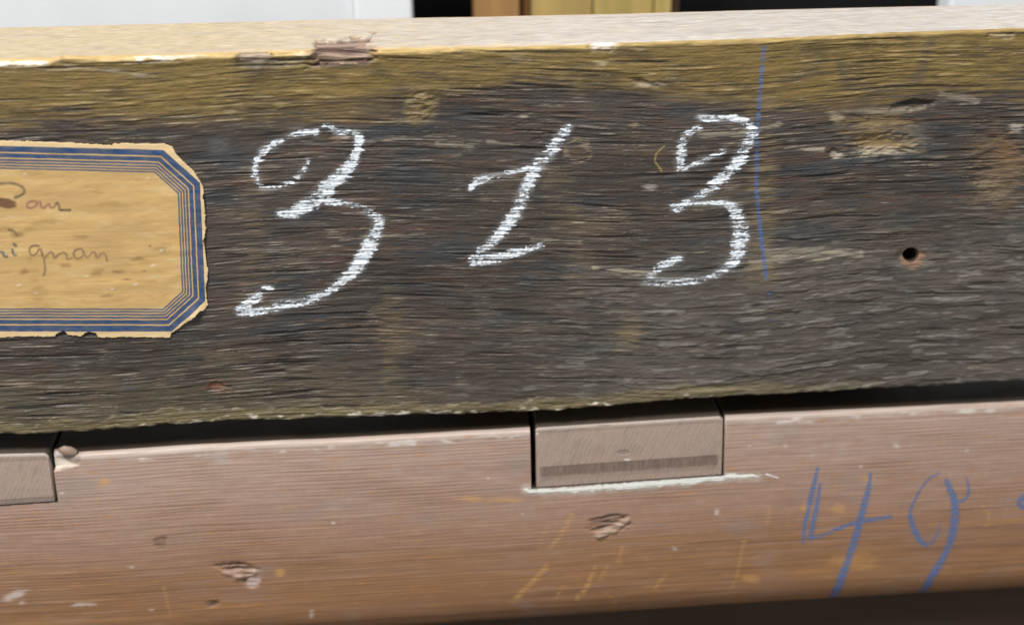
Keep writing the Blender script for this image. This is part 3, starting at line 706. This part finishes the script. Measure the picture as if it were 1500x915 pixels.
    # bruises and torn chips
    for (cx, cy, rx, ry, rot, dep) in ((350, 832, 30, 9, 0.15, 0.9), (368, 850, 14, 10, 0.5, .5), (892, 768, 32, 15, -.15, 0.9), (310, 884, 12, 5, 0, .3), (235, 795, 12, 10, -.6, .15)):
        m = sm(1.1, 0.65, blob(px, py, cx, cy, rx, ry, rot) + 0.35 * n2)
        h = h - dep * m * (0.5 + 0.9 * sm(-0.3, 0.5, fbm(X, T, 6, 0.9, 2, 317)))
        c = mix(c, (0.19, 0.115, 0.075), 0.55 * m)
        c = mix(c, (0.06, 0.032, 0.02), 0.7 * m * sm(0.1, 0.5, fbm(X, T, 6, 0.9, 2, 317)))
    for pts, hh in (([(876, 783), (900, 775), (918, 762)], 0.8), ([(330, 838), (352, 842)], .3), ([(345, 846), (372, 838)], .35)):
        d, _ = seg_dist(px, py, pts); m = sm(5.5, 2, d); h = h + hh * m; c = mix(c, (0.30, 0.20, 0.15), 0.8 * m)
    c = mix(c, (0.55, 0.46, 0.42), 0.6 * sm(1.1, .6, blob(px, py, 372, 851, 13, 9, -.5) + .3 * n2))
    # splintered corner beside the left block
    tri = poly_in(px, py, [(70, 640), (112, 640), (119, 664), (116, 681), (70, 692)])
    m = tri.astype(np.float32)
    h = h - 2.2 * m * sm(120, 82, px)
    c = mix(c, (0.12, 0.075, 0.055), 0.8 * m)
    c = mix(c, (0.62, 0.56, 0.48), 0.85 * m * sm(675, 682, py + 4 * n2))
    # pale top edge: light on the rounded rim, put into the colour
    c = mix(c, (0.47, 0.42, 0.38), 0.50 * sm(3.0, 0.5, T + 1.0 * n2) * (0.6 + 0.4 * sm(-.4, .4, n1)))
    c = mix(c, (0.62, 0.58, 0.54), 0.6 * sm(1.2, 0.4, np.abs(T - 1.9) + 0.5 * n2) * sm(0.1, 0.5, fbm(X, T, 9, 3, 3, 327)))
    d, _ = seg_dist(px, py, DUST1); c = mix(c, (0.50, 0.47, 0.42), 0.6 * sm(11, 1, d + 4 * n2))
    # crayon residue
    for s in CRAYON_ALL:
        d, ww = seg_dist(px, py, s); c = mix(c, (0.17, 0.20, 0.29), 0.35 * sm(ww * .6 + 3.0, ww * .2, d + 1.2 * n2) * sm(0.0, 0.7, rib + 0.4 * n5))
    return h, c, rib


def q5(pts): return smooth_path([(1140 + x / 3.811, 660 + y / 3.811, w_) for x, y, w_ in pts])
CRAYON = [
    [q5([(218, 98, 3.5), (195, 200, 7), (165, 330, 6), (142, 430, 4.5), (135, 510, 4)]), q5([(232, 180, 3.5), (222, 270, 5), (192, 410, 7), (176, 485, 7)]), q5([(176, 486, 3.2), (250, 470, 3.2), (340, 428, 4.5), (440, 395, 4), (540, 378, 5), (625, 366, 4)]),
     q5([(514, 125, 4), (508, 190, 5), (482, 285, 9), (452, 400, 9), (425, 500, 10), (395, 590, 8), (355, 700, 11), (325, 780, 10), (285, 840, 7)])],
    [q5([(900, 122, 2), (840, 150, 2.5), (790, 215, 3), (752, 290, 3), (732, 345, 4.5), (748, 420, 8.5), (790, 500, 7), (830, 532, 4), (870, 500, 2), (905, 400, 1.6)]),
     q5([(938, 165, 6), (960, 220, 9), (988, 290, 9), (985, 390, 12), (970, 470, 11), (945, 545, 7), (905, 620, 9), (860, 690, 10), (820, 765, 9), (785, 795, 5)]), q5([(990, 285, 4), (1040, 275, 3.5), (1068, 225, 3.5), (1050, 150, 2)])],
    [q5([(1372, 250, 6), (1345, 275, 8), (1350, 305, 7), (1372, 315, 6)])],
]
CRAYON_ALL = [s for d in CRAYON for s in d]

xs2 = np.unique(np.concatenate([xgrid(0.5)] + [np.array([n[0] - .02, n[0] + .02, n[1] - .02, n[1] + .02]) for n in notches]))
ts = np.concatenate([np.linspace(0, 2.2, 14)[:-1], np.linspace(2.2, 54, 275)[:-1], 54 + 13 * np.sin(np.linspace(0, np.pi / 2, 60))])
X2 = np.repeat(xs2[None], len(ts), 0); T2 = np.repeat(ts[:, None], len(xs2), 1)
zl = zl_f(xs2) + 0.10 * fbm(xs2, xs2 * 0, 14, 1, 3, 321)
Z2 = zl[None] - T2; Y2 = np.repeat(prof(ts)[:, None], len(xs2), 1)
px2, py2 = proj(np.stack([X2, Y2, Z2], -1))
h2, c2, rib2 = rail_tex(X2, T2, px2, py2)
for xa, xb, Bz in notches:                                    # ragged notch lips
    pass
Y2 = Y2 - h2
DEP = 38.0
ledge_y = np.array([DEP, 24, 14, 8, 4, 2, 1.2, 0.6]); nl = len(ledge_y)
ys = Y2[0][None] + (ledge_y / 1.0)[:, None] * np.ones_like(xs2)[None]
LED = np.stack([np.repeat(xs2[None], nl, 0), ys, zl[None] + 0.15 * fbm(np.repeat(xs2[None], nl, 0), ys, 20, 3, 2, 323)], -1)
cL = np.ones((nl, len(xs2), 3), np.float32) * np.array([0.030, 0.020, 0.013], np.float32)  # ledge toned down: shade of the gap is in the colour
bot = np.stack([np.repeat(xs2[None], 4, 0), np.array([8, 16, 26, DEP])[:, None] * np.ones_like(xs2)[None], np.repeat((zl - TB)[None], 4, 0)], -1)
cB = np.ones((4, len(xs2), 3), np.float32) * np.array([0.14, 0.08, 0.05], np.float32)
A2 = np.concatenate([LED, np.stack([X2, Y2, Z2], -1), bot], 0)
C2 = np.concatenate([cL, c2, cB], 0)
# cut the notches: everything above the notch floor is pushed down to the floor and back
for xa, xb, Bz in notches:
    inn = (xs2 > xa) & (xs2 < xb)
    zf = np.interp(xs2, Bz[:, 0], Bz[:, 2]) + 0.10 * fbm(xs2, xs2 * 0, 5, 1, 2, 331)
    for r in range(nl + len(ts)):
        m = inn & (A2[r, :, 2] > zf)
        if r >= nl:
            # rows of the front above the floor fold back along the floor
            k = (r - nl) / len(ts)
            A2[r, m, 1] = np.interp(A2[r, m, 2] - zf[m], [0, 30], [0, 14]) + prof(np.clip(zl - zf, 0, 60))[m]
        A2[r, m, 2] = zf[m]
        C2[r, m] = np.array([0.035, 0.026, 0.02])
nr, nc = A2.shape[:2]
mesh_obj('rail_body', A2.reshape(-1, 3), (grid_faces(nr, nc, True)[:, ::-1], [(np.arange(nr) * nc)[::8][::-1].tolist(), (np.arange(nr) * nc + nc - 1)[::8].tolist()]), M_RED, rail, C2)


def rail_patch(x0, x1, y0, y1, dx, dt_, lift):
    A = on_rail(np.array([x0, x1, x0, x1], float), np.array([y0, y0, y1, y1], float))
    gx = np.arange(A[:, 0].min(), A[:, 0].max(), dx); tts = zl_f(A[:, 0]) - A[:, 2]
    gt = np.arange(max(0.1, tts.min()), min(TB - 2, tts.max()), dt_)
    XX, TT = np.meshgrid(gx, gt); YY = prof(TT); ZZ = zl_f(gx)[None] + 0.10 * fbm(gx, gx * 0, 14, 1, 3, 321)[None] - TT
    ppx, ppy = proj(np.stack([XX, YY, ZZ], -1))
    hh, cc, rib = rail_tex(XX, TT, ppx, ppy)
    return np.stack([XX, YY - hh - lift, ZZ], -1), ppx, ppy, TT, rib, cc


for dig in CRAYON:
    a = np.array([p for s in dig for p in s])
    P, gx, gy, TT, rib, cc = rail_patch(a[:, 0].min() - 8, a[:, 0].max() + 8, a[:, 1].min() - 8, a[:, 1].max() + 8, 0.16, 0.11, 0.05)
    best = np.full(gx.shape, -9.0)
    for s in dig:
        d, ww = seg_dist(gx, gy, s); best = np.maximum(best, (1 - d / (ww * 0.60)) * np.clip(0.25 + ww / 9, 0, 1))
    nn = fbm(P[..., 0], TT, 3, 0.5, 3, 341)
    val = np.minimum(best * 1.1, 0.55) + 0.40 * nn + 0.40 * fbm(P[..., 0], TT, 0.8, 0.35, 2, 343) + 0.85 * (rib - 0.5)
    keep = (best > -0.10) & (val > 0.12)
    tone = mix(cc * 0.5 + np.array([0.09, 0.15, 0.27], np.float32) * 0.5, (0.065, 0.15, 0.35), 0.95 * sm(0.05, 0.95, val))
    patch('crayon_digit' if dig is not CRAYON[2] else 'crayon_mark', P, keep, M_CRAYON, rail, tone.astype(np.float32))

# loose splinter of the broken corner
SP = on_rail(np.array([80., 92., 118., 112., 84., 100.]), np.array([664., 649., 660., 671., 668., 655.]))
lo = np.array([[0, 1.0, 0]] * 4); hi_ = np.array([[0, -0.9, 0.3], [0, -1.2, 0.2], [0, -0.2, 0], [0, -0.6, 0]])
ctr = SP[:4].mean(0); SPx = ctr + (SP[:4] - ctr) * 1.2
sv = np.concatenate([SPx + lo, SPx + hi_], 0)
sub = lambda o_: (setattr(o_.modifiers.new('rounding', 'SUBSURF'), 'render_levels', 1), o_)[1]
sf = np.array([[4, 7, 6, 5], [0, 1, 2, 3], [0, 4, 5, 1], [1, 5, 6, 2], [2, 6, 7, 3], [3, 7, 4, 0]])
sub(mesh_obj('splinter', sv, sf, M_RED, rail, np.ones((8, 3), np.float32) * np.array([0.235, 0.165, 0.125], np.float32), smooth=True))

# white dusty filler along the notch lip
pts = [(768, 716, 4), (778, 719, 6), (800, 718, 6), (850, 716, 7), (900, 712, 8), (950, 708, 9), (1000, 704, 9), (1040, 700, 8), (1070, 697, 7), (1100, 696, 4), (1112, 697, 2)]
pts2 = [(1122, 694, 2.5), (1140, 699, 2)]
P, gx, gy, TT, rib, cc = rail_patch(750, 1160, 685, 730, 0.16, 0.12, 0.0)
n2 = fbm(P[..., 0], TT, 3, 1.2, 3, 351)
best = np.full(gx.shape, -9.)
for s in (pts, pts2):
    d, ww = seg_dist(gx, gy, s); best = np.maximum(best, 1 - d / (ww * 0.62))
n9 = fbm(P[..., 0], TT, 0.9, 0.5, 3, 353)
keep = best + 0.6 * n2 + 0.5 * n9 > 0.12
P[..., 1] -= 0.05 + 0.10 * np.clip(best, 0, 1) ** 0.6 + 0.05 * n2
floor_z = np.interp(P[..., 0], notches[0][2][:, 0], notches[0][2][:, 2])
keep &= ~((P[..., 2] > floor_z + 0.1) & (P[..., 0] > notches[0][0] - 0.2) & (P[..., 0] < notches[0][1] + 0.2))
tone = np.ones(gx.shape + (3,), np.float32) * np.array([0.70, 0.71, 0.66], np.float32); tone = mix(tone, (0.52, 0.47, 0.40), sm(0.4, -0.1, best + 0.6 * n2))
patch('dust_line', P, keep, M_DUST, rail, tone)


# ------------------------------------------------------------------ blocks set in the notches
def block(xa_px, xb_px, notch, top_px, seed, band, label):
    A = on_rail(np.array([xa_px, xb_px], float), np.array([680., 670.])); xa, xb = A[0, 0], A[1, 0]
    gx = np.linspace(xa, xb, int((xb - xa) / 0.25)); Bz = notch[2]
    zf = np.interp(gx, Bz[:, 0], Bz[:, 2]) + 0.25
    ztop = zl_f(gx) + np.interp(gx, [xa, xb], top_px)
    # softened outer corner
    ztop = ztop - 0.9 * np.clip(1 - (xb - gx) / 1.2, 0, 1) ** 2 - 0.5 * np.clip(1 - (gx - xa) / 0.8, 0, 1) ** 2
    s = np.linspace(0, 1, 150)
    XX = np.repeat(gx[None], len(s), 0); ZZ = ztop[None] + s[:, None] * (zf - ztop)[None]
    TT = zl_f(gx)[None] - ZZ
    YY = prof(np.clip(TT, 1.5, 60)) + 0.30
    YY = YY + np.clip(1 - (ztop[None] - ZZ) / 0.7, 0, 1) ** 2 * 0.35
    bx, by = proj(np.stack([XX, YY, ZZ], -1))
    n1 = fbm(XX, TT, 8, 6, 3, seed); n2 = fbm(XX, TT, 2, 2, 3, seed + 2)
    u = XX * math.cos(0.42) - (-ZZ) * math.sin(0.42) * -1.0
    u = XX * 0.90 - ZZ * 0.43 + 0.5 * n1
    saw = np.sin(u * 2 * np.pi / 1.15 + 1.2 * n2) * np.clip(0.6 + 0.7 * n1, 0.1, 1)
    hair = fbm(u, XX * 0.43 + ZZ * 0.9, 0.45, 8, 2, seed + 5)
    hh = 0.018 * saw + 0.02 * hair + 0.04 * n1
    c = np.ones(XX.shape + (3,), np.float32) * np.array([0.315, 0.238, 0.192], np.float32)
    c = mix(c, (0.24, 0.19, 0.16), 0.45 * sm(0, 0.6, n1)); c = mix(c, (0.34, 0.28, 0.24), 0.45 * sm(0.1, 0.8, saw + 0.4 * hair))
    c = mix(c, (0.16, 0.12, 0.10), 0.35 * sm(0.15, 0.6, -hair))
    fb = (ZZ - zf[None])                                       # mm above the floor
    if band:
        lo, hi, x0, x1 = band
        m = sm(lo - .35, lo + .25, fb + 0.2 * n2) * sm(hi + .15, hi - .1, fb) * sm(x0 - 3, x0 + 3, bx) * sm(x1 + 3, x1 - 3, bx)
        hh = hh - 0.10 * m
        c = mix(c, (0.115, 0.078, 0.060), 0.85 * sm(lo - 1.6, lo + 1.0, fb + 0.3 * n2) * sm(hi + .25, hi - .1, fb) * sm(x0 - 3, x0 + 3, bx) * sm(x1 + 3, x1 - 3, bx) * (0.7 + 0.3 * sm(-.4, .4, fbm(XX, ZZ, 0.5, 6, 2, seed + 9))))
        for (cx, cy, rx, ry, col) in ((918, 672, 6, 1.6, (0.6, 0.6, 0.56)), (914, 662, 9, 4, (0.20, 0.165, 0.14)), (885, 624, 12, 1.5, (0.12, 0.1, 0.09)), (787, 634, 2, 2, (0.7, .7, .7))):  # small marks, among them a nail's glint painted in
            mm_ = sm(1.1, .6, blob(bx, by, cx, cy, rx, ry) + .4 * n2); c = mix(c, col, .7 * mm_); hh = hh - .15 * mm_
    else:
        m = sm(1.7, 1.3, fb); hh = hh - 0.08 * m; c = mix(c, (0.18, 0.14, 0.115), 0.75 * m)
    c = mix(c, (0.42, 0.37, 0.33), 0.5 * sm(1.2, 0.4, ztop[None] - ZZ + 0.3 * n2))  # lit line along the top edge, painted on
    YY = YY - hh
    lb = np.array([1, 0.6, 0.3, 0.12, 0.04, 0.015]); nb = len(lb) + 1
    led = np.stack([np.repeat(gx[None], nb - 1, 0), YY[0][None] + 36 * lb[:, None], np.repeat(ztop[None], nb - 1, 0)], -1)
    bt = np.stack([np.repeat(gx[None], 2, 0), YY[-1][None] + np.array([8, 36.])[:, None], np.repeat(zf[None], 2, 0)], -1)
    AA = np.concatenate([led, np.stack([XX, YY, ZZ], -1), bt], 0)
    CC = np.concatenate([np.ones((nb - 1,) + c.shape[1:], np.float32) * np.array([0.06, 0.045, 0.035], np.float32), c, np.ones((2,) + c.shape[1:], np.float32) * 0.1], 0)  # block top darkened to carry the gap's shade
    nr, nc = AA.shape[:2]
    base = Vector(((xa + xb) / 2 * MM, 0.004, float(zf.mean()) * MM))
    hold = empty('tmp', base)
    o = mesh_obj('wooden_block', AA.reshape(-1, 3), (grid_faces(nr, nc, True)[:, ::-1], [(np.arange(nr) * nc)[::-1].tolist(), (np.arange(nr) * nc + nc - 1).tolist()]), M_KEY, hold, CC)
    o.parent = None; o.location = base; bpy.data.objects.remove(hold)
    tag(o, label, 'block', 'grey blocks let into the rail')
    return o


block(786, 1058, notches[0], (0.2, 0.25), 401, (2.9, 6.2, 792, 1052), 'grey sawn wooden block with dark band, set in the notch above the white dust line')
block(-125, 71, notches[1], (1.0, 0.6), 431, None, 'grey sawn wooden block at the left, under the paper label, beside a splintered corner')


# ================================================================== what stands below and behind
def box(name, x0, x1, y0, y1, z0, z1, mat, parent=None, bev=1.0):
    import bmesh
    bm = bmesh.new(); bmesh.ops.create_cube(bm, size=1)
    off = np.array(parent.location) if parent is not None else np.zeros(3)
    for vtx in bm.verts:
        vtx.co = Vector((((x0 + x1) / 2 + vtx.co.x * (x1 - x0)) * MM - off[0], ((y0 + y1) / 2 + vtx.co.y * (y1 - y0)) * MM - off[1], ((z0 + z1) / 2 + vtx.co.z * (z1 - z0)) * MM - off[2]))
    if bev: bmesh.ops.bevel(bm, geom=bm.edges[:], offset=bev * MM, segments=2, profile=0.5, affect='EDGES')
    me = bpy.data.meshes.new(name); bm.to_mesh(me); bm.free(); me.materials.append(mat)
    o = bpy.data.objects.new(name, me); COL.objects.link(o)
    if parent is not None: o.parent = parent
    return o


ZLO = float(zl_f(0.0)) - TB
M_DARK = plain('dark_brown_board', (0.046, 0.028, 0.015), 0.7, 90, (0.2, 1, 1))
M_FLOOR = plain('table_surface', (0.05, 0.036, 0.026), 0.7, 30)
M_BLACK = plain('black_backing', (0.008, 0.008, 0.009), 0.8, 40)
M_BLACK.node_tree.nodes['Principled BSDF'].inputs['Specular IOR Level'].default_value = 0.15
M_WHITE = plain('white_painted_board', (0.82, 0.85, 0.88), 0.6, 25, var=(0.97, 1.02), bump=0.05)
ZF = ZLO - 42.0
o = box('dark_board', XL - 5, XR + 5, 9, 60, ZF + 0.5, ZLO - 3.0, M_DARK)
tag(o, 'dark brown board in shade under the reddish rail', 'board')
o = box('tabletop', -500, 500, -160, 420, ZF - 18, ZF, M_FLOOR, bev=0); o['kind'] = 'structure'
YB = 120.0


def bx_at(pxx, y, pyy=10.0): return float(on_y(np.array(float(pxx)), np.array(pyy), y)[0])


o = empty('white_board', (-0.15, (YB + 6) * MM, ZF * MM))
box('panel', -330, bx_at(519, YB, 20), YB + 2, YB + 12, ZF + .3, ZT + 60, plain('off_white_paint', (0.74, 0.77, 0.80), 0.6, 25, var=(0.95, 1.03), bump=0.05), o)
box('edge_strip', bx_at(519, YB, 20) + .1, bx_at(605, YB, 20), YB, YB + 13, ZF + .3, ZT + 60, M_WHITE, o)
tag(o, 'white board with a brighter edge strip standing behind the left half of the beam', 'board')
o = box('white_board', bx_at(1392, YB, 5), 330, YB, YB + 12, ZF + .3, ZT + 60, M_WHITE)
tag(o, 'white board showing at the far right top corner', 'board')
o = box('black_panel', -340, 340, YB + 60, YB + 68, ZF + .3, ZT + 70, M_BLACK)
tag(o, 'black panel at the back, seen between the boards', 'panel')
crate = empty('plank_screen', (bx_at(850, YB) * MM, (YB + 8) * MM, ZF * MM))
tag(crate, 'upright orange and yellow wooden planks behind the beam', 'planks')
for x0, x1, colr, dy in ((695, 762, (0.36, 0.20, 0.075), 2), (763, 778, (0.20, 0.10, 0.035), 6), (779, 868, (0.44, 0.31, 0.11), 0), (869, 958, (0.47, 0.35, 0.12), 1), (959, 984, (0.50, 0.38, 0.13), 0), (985, 999, (0.16, 0.09, 0.04), 5)):
    box('plank', bx_at(x0, YB) + .15, bx_at(x1, YB) - .05, YB + dy, YB + dy + 14, ZF + .3, ZT + 40, plain('plank_wood', colr, 0.55, 160, (1, 1, 0.08), (0.8, 1.2)), crate, 0.5)
